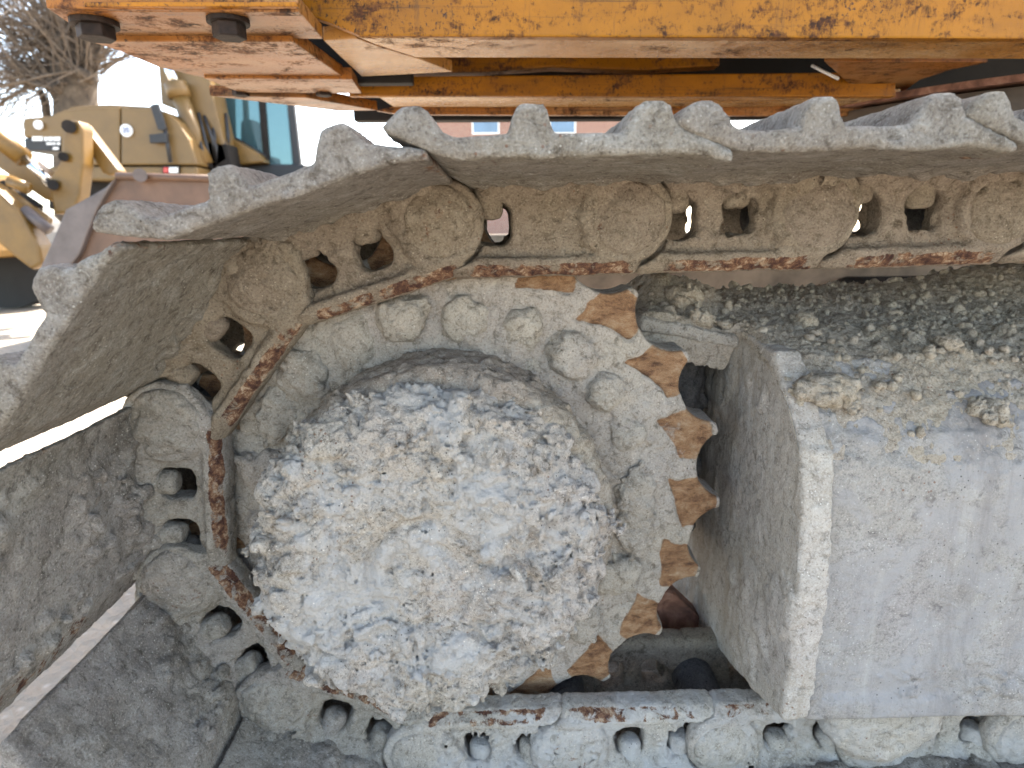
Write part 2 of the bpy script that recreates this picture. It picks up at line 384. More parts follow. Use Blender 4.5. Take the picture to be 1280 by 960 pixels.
# ------------------------------------------------------------------ the crawler chain
DL, DS, DN, YC = 0.676, 0.738, 0.454, 0.769          # link face, sprocket face, near ends of the shoes, middle of the chain
CX, CZ, NT_ = -0.0627, -0.3313, 21
RP = .1 / math.sin(2 * math.pi / NT_); ST = 4 * math.pi / NT_; T0 = 1.571
ring = [np.array([CX + RP * math.cos(T0 + k * ST), CZ + RP * math.sin(T0 + k * ST)]) for k in range(6)]
AT = .0166
tops = [ring[0] + .2 * k * np.array([math.cos(AT), math.sin(AT)]) for k in range(0, 8)]
bots = [ring[5] + .2 * k * np.array([math.cos(.004), math.sin(.004)]) for k in range(0, 8)]
SHOE = [(-.016, .0595), (-.006, .070), (.001, .0738), (.011, .0745), (.017, .070), (.025, .058), (.034, .0535), (.072, .0538), (.0755, .066), (.079, .0722), (.083, .0737), (.094, .0735),
        (.0975, .0705), (.103, .0545), (.150, .0545), (.156, .066), (.161, .0725), (.166, .0743), (.178, .0740), (.182, .0705), (.189, .057), (.205, .050), (.2265, .0405), (.2265, .0330), (.211, .0365),
        (.194, .0388), (.034, .0388), (.02, .0435), (0, .0515)]
W1, W2 = .056, .1225
def shoe_mesh(seed, under, trim=0., rusty=False, h=.0029):
    lo = (-.035, DN - DL - .012, .018); hi = (.24, 2 * (YC - DL) - (DN - DL) + .012, .095)
    y0, y1 = DN - DL, 2 * (YC - DL) - (DN - DL)
    def f(x, y, z):
        p = spoly(x[:, 0, :], z[0, 0, :][None, :] + 0 * x[:, 0, :], [(min(a, .2265 - trim), b) if a > .2 else (a, b) for a, b in SHOE]).astype(np.float32)[:, None, :]
        return smax(p, np.abs(y - (y0 + y1) / 2) - (y1 - y0) / 2, .004)
    def nz(P):
        n = .0019 * fbm(P, 24, 5, .58, seed=seed) + .0011 * fbm(P, 130, 3, .65, True, seed)
        low = sstep(.047, .040, P[:, 2]); inn = sstep(.012, .05, P[:, 0]) * sstep(.21, .17, P[:, 0]); low = low * (.15 + .85 * inn)
        clod = sstep(-.02, .30, fbm(P, 8, 4, .6, seed=seed + 2.3))
        n += low * clod * under * (.004 + .008 * fbm(P, 38, 4, .62, True, seed + 1))
        if under > 1:
            w, cid = worley(P, 42, seed); n += low * np.sqrt(np.maximum(0, .22 - w * w)) * .020 * (cid > .55) * (.25 + clod)
        near = sstep(-.05, .0, P[:, 1]) * sstep(.2, .1, P[:, 1])
        n += low * near * (.004 + .009 * fbm(P, 26, 5, .62, True, seed + 5))
        return n
    def rust(P):
        e = sstep(.036, .028, P[:, 0]) * 0
        tip = sstep(.066, .075, P[:, 2]) * .30 + sstep(.206, .222, P[:, 0]) * sstep(.0, -.2, P[:, 1]) * .36
        if rusty: tip = tip + .48 * sstep(.045, .0, P[:, 0] + .03 * fbm(P, 14, 3)) * sstep(-.02, -.12, P[:, 1]) * sstep(.062, .052, P[:, 2])
        return .05 + tip + .25 * fbm(P, 12, 3, seed=seed + 9)
    return solid("track_shoe", f, lo, hi, h, nz, .018, {"rust": rust, "wear": lambda P: np.zeros(len(P))})
def plate_mesh(seed, h=.0021, far=False, mud=1., fill=(0, 0), rusta=.66):
    T = .043
    def f(x, y, z):
        px = x + 0 * z; pz = z + 0 * x
        body = sbox(x, y, z, (.095, .028, -.006), (.125, .016, .05), .012)
        d = body
        # front face leans out towards the proud end
        d = smax(d, (.013 - .010 * np.clip((x - .07) / .1, 0, 1)) - y, .006)
        d = smin(d, scyl_y(x, y, z, .2, 0, 0, .0215, .0475, .006), .010)           # proud end
        d = smin(d, scyl_y(x, y, z, 0, 0, .0235, T, .046, .006), .006)             # tucked end
        d = smin(d, sbox(x, y, z, (.112, .021, -.0485), (.098, .0205, .0105), .005), .010)      # rail
        d = smin(d, sbox(x, y, z, (.1, .024, .040), (.1, .021, .008), .006), .022)              # foot under the shoe
        d = smax(d, (-.0585 + .0100 - z + .002 - y) * .7071, .003)               # worn chamfer along the rail
        d = smax(d, -(np.sqrt(x ** 2 + z ** 2 + 0 * y) - .0525 + np.maximum(y - .0225, 0) * 9), .003)   # cleared for the neighbour's proud end
        d = smin(d, scyl_y(x, y, z, 0, 0, .0235, T, .043, .006), .004)
        for k, cx in enumerate((W1, W2)):
            w = sbox(x, y, z, (cx, .02, -.003), (.020, .09, .0225), .013)
            if fill[k]: w = np.maximum(w, -(y - .022))
            d = smax(d, -w, .006)
        return d
    def nz(P):
        n = mud * (.0024 * fbm(P, 26, 5, .58, seed=seed) + .0014 * fbm(P, 85, 4, .65, True, seed))
        n += mud * .006 * sstep(.05, .4, fbm(P, 16, 4, seed=seed + 4)) * sstep(-.04, -.02, P[:, 2]) * (.7 + .6 * fbm(P, 70, 3, .6, True, seed))
        return n
    def rust(P):
        x, y, z = P.T
        e = .012 * fbm(P, 30, 3, seed=seed + 6)
        r = sstep(-.0425 + e * .3, -.0465 + e * .3, z) * sstep(.016, .011, y) * sstep(.026, .046, x + e) * sstep(.212, .192, x + e) * rusta
        r += sstep(-.054, -.0575, z) * .12 + .20 * fbm(P, 14, 3, seed=seed + 3)
        r += .3 * sstep(.03, .0, np.abs(np.hypot(x - .2, z + .0) - .02)) * sstep(.2, .5, fbm(P, 16, 2, seed=seed + 8))
        return r
    me = solid("link_plate", f, (-.06, -.008, -.072), (.26, .058, .062), h, nz, .015, {"rust": rust, "wear": lambda P: np.zeros(len(P))})
    if far:
        co = np.zeros(len(me.vertices) * 3, np.float32); me.vertices.foreach_get("co", co); co = co.reshape(-1, 3)
        co[:, 1] = 2 * (YC - DL) - co[:, 1]; me.vertices.foreach_set("co", co.ravel()); me.flip_normals(); me.update()
    return me
ZERO = lambda P: np.zeros(len(P))
def cap_mesh(seed, lumpy):
    def f(x, y, z):
        d = scyl_y(x, y, z, .2, 0, -.0045, .012, .0385, .008)
        return smin(d, scyl_y(x, y, z, .2, 0, -.0075, .012, .024, .008), .010)
    def nz(P):
        return .0045 * fbm(P, 24, 5, .62, seed=seed) - .0012 + lumpy * (.006 * fbm(P, 30, 5, .62, True, seed) + .002)
    return solid("pin_cap", f, (.145, -.026, -.055), (.255, .02, .055), .0021, nz, .015,
                 {"rust": lambda P: .03 + .38 * sstep(.15, .55, fbm(P, 22, 3, seed=seed + 2)), "wear": ZERO})
def nut_mesh(cx, seed, drop):
    def f(x, y, z):
        a = np.sqrt((x - cx) ** 2 + (y - .024) ** 2) - .0155; b = np.abs(z - (.045 - drop) * .5 - drop * .0 - .0) * 0
        zc = (.046 + (.046 - drop)) / 2; b = np.abs(z - zc) - drop / 2
        return np.sqrt(np.maximum(a + .008, 0) ** 2 + np.maximum(b + .008, 0) ** 2) + np.minimum(np.maximum(a + .008, b + .008), 0) - .008
    nz = lambda P: .0022 * fbm(P, 45, 4, .6, True, seed) + .0018 * fbm(P, 25, 2, seed=seed)
    return solid("shoe_nut", f, (cx - .026, -.006, -.022), (cx + .026, .054, .055), .0026, nz, .014, {"rust": lambda P: .1 + .3 * fbm(P, 20, 3, seed=seed), "wear": ZERO})
def bushing_mesh():
    return solid("bushing", lambda x, y, z: scyl_y(x, y, z, .2, 0, .040, 2 * (YC - DL) - .040, .031, .003), (.16, .03, -.04), (.24, .16, .04), .005,
                 lambda P: .0008 * fbm(P, 50, 3), .012, {"rust": lambda P: .2 + .4 * fbm(P, 20, 3), "wear": ZERO})
BUSH = bushing_mesh(); BUSH.materials.append(M_DARK)
FARP = [plate_mesh(90 + i, .0042, True) for i in range(3)]
links = []
for k in range(4, -1, -1): links.append((tops[k], tops[k + 1], 'top%d' % k))
for k in range(5): links.append((ring[k + 1], ring[k], 'ring%d' % k))
for k in range(6): links.append((bots[k + 1], bots[k], 'bot%d' % k))
LAB = {
 'top0': "muddy track link starting the level top run, left of the brick building",
 'top1': "muddy track link of the top run right of the brick building, above the topmost teeth",
 'top2': "muddy track link of the top run above the dirt heap, with tall pale cleats",
 'top3': "muddy track link at the right end of the top run, cut by the picture edge",
 'top4': "muddy track link of the top run next beyond the picture's right edge",
 'ring0': "muddy track link tilting down at upper left, shoe cleats in front of the distant cab",
 'ring1': "muddy track link below the brown loader bucket, shoe underside above the bright gap",
 'ring2': "muddy track link standing upright at far left, between the two bright gaps",
 'ring3': "muddy track link at lower left, clods caked on its shoe under the lower bright gap",
 'ring4': "muddy track link at bottom left, rust streak touching the pale hub's rim",
 'bot0': "pale muddy track link of the lower run directly under the hub's lowest point",
 'bot1': "pale muddy track link of the lower run under the lowest sprocket teeth",
 'bot2': "pale muddy track link of the lower run under the end plate's bottom tip",
 'bot3': "pale muddy track link of the lower run under the mud caked roller",
 'bot4': "pale muddy track link of the lower run at the picture's right edge",
 'bot5': "pale muddy track link of the lower run next beyond the picture's right edge",
}
for i, (L, R, key) in enumerate(links):
    d = R - L; a = math.atan2(d[1], d[0]); root = "track_link"
    lab = LAB[key]
    t = thing("track_link", lab, "track link", (L[0], DL, L[1]), (0, -a, 0), "links of the near crawler track")
    rngk = key.startswith('ring'); low = key in ('ring2', 'ring3', 'ring4') or key.startswith('bot')
    vis = key not in ('top4', 'bot5'); ML = M_LINKP if key.startswith('bot') else M_LINKG if low else M_LINK; MS = M_SHOEG if low else M_SHOE  # mud copies darker above, lighter below, painting the light along the chain
    put("track_shoe", shoe_mesh(i * 1.7, 1.25 if low else .25, .010 if key == 'ring2' else .02 if key == 'ring3' else 0., key == 'ring2', .0055 if key.startswith('bot') or key == 'top4' else .0029), MS, t)
    put("link_plate", plate_mesh(i * 2.3, .0021 if vis else .004, False, 1.3 if low else 1., (0, 1) if key == 'top0' else (0, 0), .46 if key.startswith('bot') else .64), ML, t)
    put("link_plate", FARP[i % 3], M_LINK, t)
    put("pin_cap", cap_mesh(i * 1.3, .9 if key in ('ring2', 'ring3', 'ring4') else .25 if rngk else .5), ML, t)
    put("bushing", BUSH, None, t)
    dr = [(.041, .038), (.044, .040), (.038, .043)][i % 3]
    if low: dr = (.050, .047)
    put("shoe_nut", nut_mesh(W1 - .004, i * 3.1, dr[0]), ML, t)
    put("shoe_nut", nut_mesh(W2 - .003, i * 3.1 + 1, dr[1]), ML, t)

# ------------------------------------------------------------------ drive sprocket
TOOTH0 = .8602                                          # angle of one tooth tip
spr = thing("drive_sprocket", "mud caked toothed drive sprocket inside the track, tan worn teeth at its right side", "sprocket", (CX, DS, CZ))
BOLTS = []
for k in range(22):
    a = 2 * math.pi * k / 22 + .07 + random.uniform(-.03, .03); r = .236 + random.uniform(-.006, .006); BOLTS.append((r * math.cos(a), r * math.sin(a)))
def sprocket_mesh():
    pitch = 2 * math.pi / NT_
    def f(x, y, z):
        X2 = x[:, 0, :] + 0 * z[0, 0, :][None, :]; Z2 = z[0, 0, :][None, :] + 0 * x[:, 0, :]
        r = np.hypot(X2, Z2); a = np.arctan2(Z2, X2)
        d = r - .344
        u = np.mod(a - TOOTH0 - pitch / 2 + pitch / 2, pitch) - pitch / 2     # angle from the nearest valley
        vx, vz = r * np.cos(u) - .3610, r * np.sin(u)
        v = np.hypot(vx, vz) - .0485
        d = smax(d, -v, .004)
        d = np.maximum(d, .13 - r).astype(np.float32)[:, None, :]
        return smax(d, np.abs(y - .031) - .031, .004)
    def wearf(P):
        x, y, z = P.T; r = np.hypot(x, z); a = np.arctan2(z, x)
        u = np.mod(a - TOOTH0, pitch) ; u = np.where(u > pitch / 2, u - pitch, u)
        w = .0345 + .004 * fbm(P, 40, 3, seed=1.1)
        e = fbm(P, 30, 3, seed=3.1) * .007
        m = sstep(.006, -.004, np.abs(u) * r - w + np.abs(e)) * sstep(.283, .288, r + e + .35 * u * r) * sstep(.342, .336, r) * (y < .006)
        idx = np.floor(np.mod(a - TOOTH0 + pitch / 2, 2 * math.pi) / pitch)
        amt = np.take(np.array([.78, .72, .9, .85, .95, .8, .95, .75, .9, .95, .9, .9, .9, .9, .9, .88, .8, .70, .85, .62, .9]), idx.astype(int) % 21)
        return m * amt
    def nz(P):
        x, y, z = P.T; r = np.hypot(x, z); front = sstep(.012, .0, y)
        w = wearf(P)
        n = .0014 * fbm(P, 30, 3, seed=2)
        cake = front * sstep(.318, .285, r)
        n += cake * (1 - w) * (.005 + .011 * fbm(P, 13, 5, .58, seed=5) + .0045 * fbm(P, 45, 4, .65, True, 7)) + front * (1 - w) * .0012 * fbm(P, 90, 3, .6, True, 4)
        for bx, bz in BOLTS:
            q = np.hypot(x - bx, z - bz); n += front * .013 * np.exp(-(q / .030) ** 2) * (.6 + fbm(P, 24, 2, seed=bx * 9))
        return n - w * .001
    return solid("toothed_ring", f, (-.36, -.03, -.36), (.36, .075, .36), .0027, nz, .022,
                 {"rust": lambda P: .05 + .2 * fbm(P, 12, 3), "wear": wearf})
put("toothed_ring", sprocket_mesh(), M_SPR, spr)
def lump_mesh(seed, r=.025, h=.022, big=1.):
    def f(x, y, z):
        return np.sqrt((x / r) ** 2 + (z / r) ** 2 + (np.minimum(y, 0) / h) ** 2) * r - r
    nz = lambda P: big * (.0085 * fbm(P, 26, 5, .64, True, seed) + .008 * fbm(P, 19, 4, seed=seed + 3))
    return solid("bolt_head", f, (-.05, -.05, -.05), (.05, .012, .05), .0026, nz, .02, {"rust": lambda P: .03 + .15 * fbm(P, 20, 2, seed=seed), "wear": ZERO})
LUMPS = [lump_mesh(s * 1.9 + .4, .024 + .002 * (s % 4), .013 + .003 * (s % 3), .95 + .25 * (s % 4)) for s in range(11)]
for me in LUMPS: me.materials.append(M_SPR)
for k, (bx, bz) in enumerate(BOLTS):
    put("bolt_head", LUMPS[(k * 4) % 11] if k not in (0, 21) else LUMPS[3], None, spr, (bx, -.008 + random.uniform(-.004, .003), bz), (random.uniform(-.2, .2), random.uniform(0, 6), random.uniform(-.2, .2)))
put("spider_plate", solid("spider_plate", lambda x, y, z: scyl_y(x, y, z, 0, 0, -.004, .05, .213, .008), (-.235, -.03, -.235), (.235, .06, .235), .004,
    lambda P: .008 * fbm(P, 14, 5, .6, seed=8) + .006 * fbm(P, 38, 5, .66, True, 3), .025, {"rust": ZERO, "wear": ZERO}), M_SPR, spr)

# ------------------------------------------------------------------ final drive hub under thick mud
hub = thing("final_drive_hub", "round final drive hub buried under thick pale lumpy dried mud", "final drive", (CX, DS, CZ))
HX, HZ, HF = -.022, -.017, -.146                         # the crust sits a little to the left
def hub_mesh():
    def f(x, y, z):
        r = np.hypot(x - HX * np.clip(-y / .12, 0, 1), z - HZ)
        an = np.arctan2(z, x - HX)
        R = .185 + .004 * np.sin(3 * an + 1) + .003 * np.sin(5 * an + 2.2) + 0 * y
        a = r - R; b = (HF + .018 * np.clip((r - .1) / .09, 0, 1) ** 2) - y
        rr = .03
        d = np.sqrt(np.maximum(a + rr, 0) ** 2 + np.maximum(b + rr, 0) ** 2) + np.minimum(np.maximum(a + rr, b + rr), 0) - rr
        d = np.maximum(d, y - .0)
        q = np.hypot(x - HX, z - HZ + .004)
        g = (np.exp(-((q - .058) / .0055) ** 2) * .010 * (.65 + .35 * np.sin(an - 1.2)) + np.exp(-((q - .034) / .006) ** 2) * .006 * (.4 + .6 * np.sin(2 * an + .6))) * (y < HF + .04)
        return d + g
    def nz(P):
        x, y, z = P.T; front = sstep(HF + .085, HF + .03, y)
        r = np.hypot(x - HX, z - HZ); rim = sstep(.08, .16, r); mid = sstep(.08, .04, r)
        W = P + np.stack([fbm(P, 22, 2, seed=11), fbm(P, 22, 2, seed=12), fbm(P, 22, 2, seed=13)], 1) * .012
        n = .009 * fbm(W, 9, 5, .6, seed=1.3)
        patch = sstep(-.25, .35, fbm(P, 8, 3, seed=21))
        lump = .012 * fbm(W, 20, 3, .6, True, 2.2) + .0085 * fbm(W, 48, 3, .62, True, 6.1) + .0036 * fbm(P, 130, 3, .66, True, 6.1)
        n += front * lump * (.62 + .55 * rim + .40 * patch - .2 * mid) + front * .005 * rim + front * .0022 * fbm(P, 260, 2, .6, True, 3.3)
        w, cid = worley(W, 34, 4.4); n += front * (cid > .66) * np.sqrt(np.maximum(0, .2 - w * w)) * .030 * (.35 + .65 * np.maximum(rim, patch))
        w, cid = worley(W, 75, 3.4); n += front * (cid > .5) * np.sqrt(np.maximum(0, .2 - w * w)) * .013 * (.25 + .75 * patch)
        n += (1 - front) * (.009 * fbm(W, 22, 5, .66, True, 9) + .003 * fbm(P, 120, 3, .6, True, seed=5))
        pit, pid = worley(W, 48, 8.1); n -= front * (pid > .66) * np.maximum(0, .38 - pit) * .05 * (.4 + .6 * patch)
        pit, pid = worley(P, 105, 2.1); n -= front * (pid > .7) * np.maximum(0, .4 - pit) * .020
        return n
    return solid("mud_crust", f, (-.25, -.185, -.245), (.225, .002, .22), .0021, nz, .035, {"rust": lambda P: ZERO(P) - .5, "wear": ZERO})
put("mud_crust", hub_mesh(), M_HUB, hub)
def housing():
    return solid("housing", lambda x, y, z: scyl_y(x, y, z, -.006, 0, -.10, .03, .194, .02), (-.232, -.125, -.225), (.225, .035, .225), .0028,
        lambda P: .009 * fbm(P, 11, 5, .6, seed=4) + .009 * fbm(P, 34, 6, .68, True, 2), .03, {"rust": ZERO, "wear": ZERO})
put("housing", housing(), M_HUBS, hub)
put("motor_housing", solid("motor_housing", lambda x, y, z: scyl_y(x, y, z, 0, 0, .05, .36, .17, .02), (-.2, .03, -.2), (.2, .38, .2), .008), M_DARK, hub)

# ------------------------------------------------------------------ track frame
fr = thing("undercarriage_box", "pale mud coated track frame box with thick end plate right of the sprocket", "track frame", (0.32, .62, -.5))
FO = np.array([.32, .62, -.5])
PX = .322; PT = .034
face = [(800, 432), (935, 418), (966, 442), (985, 500), (1001, 565), (1003, 640), (995, 740), (982, 840), (972, 893), (978, 900), (955, 880), (900, 815), (835, 742), (800, 690)]
fpts = [on_x(x, y, PX) for x, y in [(935, 418), (966, 440), (985, 500), (1001, 565), (1003, 640), (997, 740), (985, 840), (976, 900), (950, 872), (900, 815), (840, 745)]]
yz = [(p[1] - FO[1], p[2] - FO[2]) for p in fpts]
yz = yz + [(1.22 - FO[1], yz[-1][1] + .05), (1.22 - FO[1], yz[0][1] + .0)]
def end_plate():
    lo = (-.02, min(p[0] for p in yz) - .03, min(p[1] for p in yz) - .03); hi = (.07, .64, max(p[1] for p in yz) + .03)
    def f(x, y, z):
        p = spoly(y[0, :, 0][:, None] + 0 * z[0], z[0, 0, :][None, :] + 0 * y[0], yz).astype(np.float32)[None]
        return smax(p, np.abs(x - (PX - FO[0]) - PT / 2) - PT / 2, .006)
    def nz(P):
        x, y, z = P.T; side = sstep(.012, .0, x)
        n = .0022 * fbm(P, 18, 4, seed=3) + .0013 * fbm(P, 95, 3, .6, True, 2)
        n += side * .006 * sstep(.05, .35, fbm(P, 7, 4, .6, seed=8)) + (1 - side) * .002 * fbm(P, 50, 3, .6, True, 4)
        return n
    return solid("end_plate", f, lo, hi, .0027, nz, .02, {"rust": lambda P: .05 + .2 * fbm(P, 15, 3), "wear": ZERO})
put("end_plate", end_plate(), M_PLATE, fr, FO)
fr.location = (0, 0, 0)
BX0 = PX + PT - .004; BY = .622
zb = on_y(1150, 893, BY)[2]; zt = on_y(1150, 560, BY)[2]
def side_box():
    prof = [(BY, zb), (BY + .001, zt - .055), (BY + .007, zt - .022), (BY + .022, zt + .006), (BY + .05, zt + .034), (BY + .098, zt + .074), (BY + .178, zt + .098), (BY + .34, zt + .125), (BY + .40, zt + .115), (BY + .40, zb)]
    lo = (BX0 - .01, BY - .02, zb - .02); hi = (1.12, BY + .43, zt + .17)
    def f(x, y, z):
        p = spoly(y[0, :, 0][:, None] + 0 * z[0], z[0, 0, :][None, :] + 0 * y[0], prof).astype(np.float32)[None]
        lip = sbox(x, y, z, (.8, BY + .05, zb + .012), (.55, .055, .012), .004)
        return smax(smin(p, lip + 0 * p, .012), BX0 - x, .01)
    def nz(P):
        x, y, z = P.T
        n = .0018 * fbm(P, 10, 4, seed=3) + .0009 * fbm(P, 110, 3, .6, True, 2)
        n += .010 * sstep(zb + .085, zb + .055, z) * sstep(zb + .02, zb + .035, z) * sstep(.0, .3, fbm(P, 24, 4, .6, seed=6)) * (fbm(P, 60, 4, .6, True, 1) + .5)
        n += .012 * sstep(zt - .06, zt - .01, z) * (fbm(P, 26, 5, .6, seed=16) * .6 + fbm(P, 90, 4, .65, True, 17) * .35)
        return n
    return solid("side_box", f, lo, hi, .0034, nz, .02, {"rust": lambda P: .02 + .25 * fbm(P, 14, 3), "wear": ZERO})
put("side_box", side_box(), M_FRAME, fr)
# guard ledge behind the teeth, under the first clods
g0, g1 = on_y(800, 398, .83), on_y(958, 428, .83)
put("guard_ledge", solid("guard_ledge", lambda x, y, z: sbox(x, y, z - (x - g0[0]) * (g1[2] - g0[2]) / (g1[0] - g0[0]), ((g0[0] + PX) / 2, .93, g0[2] - .006), ((PX - g0[0]) / 2 + .002, .11, .009), .005),
    (g0[0] - .03, .79, g1[2] - .06), (PX + .03, 1.06, g0[2] + .04), .0032, lambda P: .004 * fbm(P, 30, 4) + .003 * fbm(P, 80, 3, .6, True), .016, {"rust": ZERO, "wear": ZERO}), M_SPR, fr)
# back wall of the sprocket recess, dark mud extended to paint in its shade
put("recess_shade_wall", solid("recess_shade_wall", lambda x, y, z: sbox(x, y, z, (.20, .97, g1[2] - .17), (.108, .075, .15), .03), (.06, .86, g1[2] - .35), (.35, 1.08, g1[2] + .02), .005,
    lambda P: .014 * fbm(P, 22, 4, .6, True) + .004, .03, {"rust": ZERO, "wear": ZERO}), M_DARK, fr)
# mud caked roller under the box
def roller():
    c = on_y(1092, 893, .66); w = .078
    def f(x, y, z): return smax(scyl_y(x, y, z, 0, .030, 0, .22, .083, .02), np.abs(x) - w, .02)
    return put("bottom_roller", solid("bottom_roller", f, (-.1, -.02, -.08), (.1, .23, .12), .0034, lambda P: .007 * fbm(P, 16, 5, .62, seed=2) + .006 * fbm(P, 42, 4, .64, True, 2), .02,
        {"rust": lambda P: .1 + .2 * fbm(P, 14, 3), "wear": ZERO}), M_LINKP, fr, (c[0], .632, c[2]))
roller()
# rusty roller flange glimpsed between the last teeth and the end plate
put("chain_guide", prism("chain_guide", [on_y(x, y, .90) for x, y in [(816, 752), (820, 742), (830, 738), (846, 744), (918, 812), (880, 809), (824, 801)]], (0, .04, 0), .006), M_RUST, fr)

# ------------------------------------------------------------------ dirt lying on the frame
def dirt():
    xs = np.arange(.19, 1.15, .0025); ys = np.arange(BY + .01, 1.04, .0025)
    X, Y = np.meshgrid(xs, ys, indexing='ij'); P = np.stack([X.ravel(), Y.ravel(), np.zeros(X.size)], 1).astype(np.float32)
    x, y = P[:, 0], P[:, 1]
    s = np.clip((y - BY) / .40, 0, 1)
    top = np.interp(y, [BY, BY + .012, BY + .022, BY + .05, BY + .098, BY + .178, BY + .34, BY + .40], [zt - .055, zt - .012, zt + .005, zt + .035, zt + .077, zt + .103, zt + .135, zt + .125])
    led = g0[2] + (x - g0[0]) * (g1[2] - g0[2]) / (g1[0] - g0[0])
    k = sstep(PX + .01, PX - .02, x)
    heap = sstep(.25, .95, s) * (.008 + .05 * sstep(.55, .95, x) + .02 * fbm(P, 5, 3, seed=2))
    z1 = top + heap - .004
    z2 = np.where(y > .825, led + .006 + .052 * sstep(.835, .92, y) * sstep(g0[0] - .01, g0[0] + .05, x) + .02 * fbm(P, 14, 2, seed=6), led - .05)
    z = z1 * (1 - k) + z2 * k
    w, cid = worley(P, 75, 1.1); w2, c2 = worley(P, 170, 2.2); w3, c3 = worley(P, 38, 3.3)
    dens = sstep(.05, .35, s) * (.5 + .8 * sstep(-.2, .3, fbm(P, 6, 3, seed=5)))
    cap = lambda q, R_: np.sqrt(np.maximum(R_ * R_ - q * q, 0))
    up = cap(w, .5) * (cid > .8) * .0035 * dens + cap(w2, .5) * (c2 > .45) * .0045 * (.35 + dens) + cap(w3, .48) * (c3 > .8) * .012 * dens
    z += up + .0075 * fbm(P, 17, 6, .62, seed=3) * (.3 + dens) + .006 * sstep(.04, .12, s) * sstep(.6, .35, s) + .003 * fbm(P, 150, 3, .6, True, seed=4)
    z -= sstep(.03, .0, s) * .008
    P[:, 2] = z; n0, n1 = X.shape; i = np.arange(n0 * n1).reshape(n0, n1)
    Q = np.stack([i[:-1, :-1].ravel(), i[1:, :-1].ravel(), i[1:, 1:].ravel(), i[:-1, 1:].ravel()], 1)
    keep = (P[Q][:, :, 0].max(1) > PX) | (P[Q][:, :, 1].min(1) > .822) & (P[Q][:, :, 0].min(1) > g0[0])
    me = raw_mesh("loose_dirt", P, Q[keep]); attr(me, "rust", ZERO(P)); attr(me, "wear", ZERO(P))
    tag(put("loose_dirt", me, M_DIRT), "crumbly grey brown dirt heaped along the top of the track frame", None, None, "stuff")
    return P
DP = dirt()
def clod_mesh(seed, r):
    def f(x, y, z): return np.sqrt((x / 1.2) ** 2 + (y / 1.0) ** 2 + (z / .8) ** 2) - r
    return solid("mud_clod", f, (-2 * r, -2 * r, -2 * r), (2 * r, 2 * r, 2 * r), r / 9, lambda P: r * (.75 * fbm(P, .8 / r, 5, .65, True, seed) + .4 * fbm(P, .5 / r, 3, seed=seed)), r * .9, {"rust": ZERO, "wear": ZERO})
clods = [(1040, 496, 34, "largest loose clod, lying on the brow of the frame box"), (1068, 508, 14, "small clod just right of the largest clod on the box brow"), (1190, 428, 14, "rounded clod on the dirt slope left of the right edge"),
         (880, 398, 15, "clod on the guard ledge behind the upper teeth"), (905, 405, 10, "pale crumb at the right end of the guard ledge"), (850, 372, 24, "dark clod heaped on the left end of the guard ledge"),
         (1245, 520, 22, "clod low on the dirt slope at the right edge"), (1010, 400, 14, "clod in the dirt right of the end plate's top corner"), (1100, 480, 11, "crumb on the dirt slope right of the largest clod")]
def hit(x, y):
    d = ray(x, y); q = DP[:, :3] - 0; t = (q @ d) / (d @ d); e = np.linalg.norm(q - t[:, None] * d, axis=1)
    j = np.where(e < .006)[0]
    return DP[j[np.argmin(t[j])]] if len(j) else on_y(x, y, .75)
for i, (x, y, r, lab) in enumerate(clods):
    p = hit(x, y); R = r / FPX * float(np.dot(p, FWD))
    o = put("mud_clod", clod_mesh(i * 1.37, R * .8), M_DIRT, None, (p[0], p[1], p[2] + R * .3), (random.uniform(-.4, .4), random.uniform(-.3, .3), random.uniform(0, 6)))
    tag(o, lab, "clod", "loose clods on the track frame")
def crumbs():
    """small crumbs of dry mud scattered over the dirt"""
    bm = bmesh.new(); bmesh.ops.create_icosphere(bm, subdivisions=2, radius=1.); bm.verts.ensure_lookup_table()
    B = np.array([v.co[:] for v in bm.verts], np.float32); F = np.array([[v.index for v in f.verts] for f in bm.faces]); bm.free()
    V, Q = [], []; s = (DP[:, 1] - BY) / .4
    ok = np.where((DP[:, 0] > g0[0] + .02) & ((DP[:, 0] > PX) | (DP[:, 1] > .84)) & (s > .06))[0]
    pr = np.where(s[ok] > .3, .8, .75) * (.35 + sstep(-.1, .3, fbm(DP[ok], 9, 3, seed=31))); pr /= pr.sum()
    for j in rng.choice(ok, 1900, p=pr):
        r = .0011 + .0062 * rng.random() ** 4.5; b = B * (1 + .6 * fbm(B, 1.2, 3, .7, seed=rng.random() * 50))[:, None] * (rng.uniform(.7, 1.25, 3) * r)
        an = rng.uniform(0, 6.28); c, d = math.cos(an), math.sin(an); b = np.stack([b[:, 0] * c - b[:, 1] * d, b[:, 0] * d + b[:, 1] * c, b[:, 2]], 1)
        Q.append(F + 42 * len(V)); V.append(b + DP[j] + (0, 0, r * .35))
    V = np.concatenate(V); me = raw_mesh("dirt_crumbs", V, np.concatenate(Q)); attr(me, "rust", ZERO(V)); attr(me, "wear", ZERO(V))
    tag(put("dirt_crumbs", me, M_DIRT), "scattered small crumbs of dry mud on the dirt above the frame", None, None, "stuff")
crumbs()
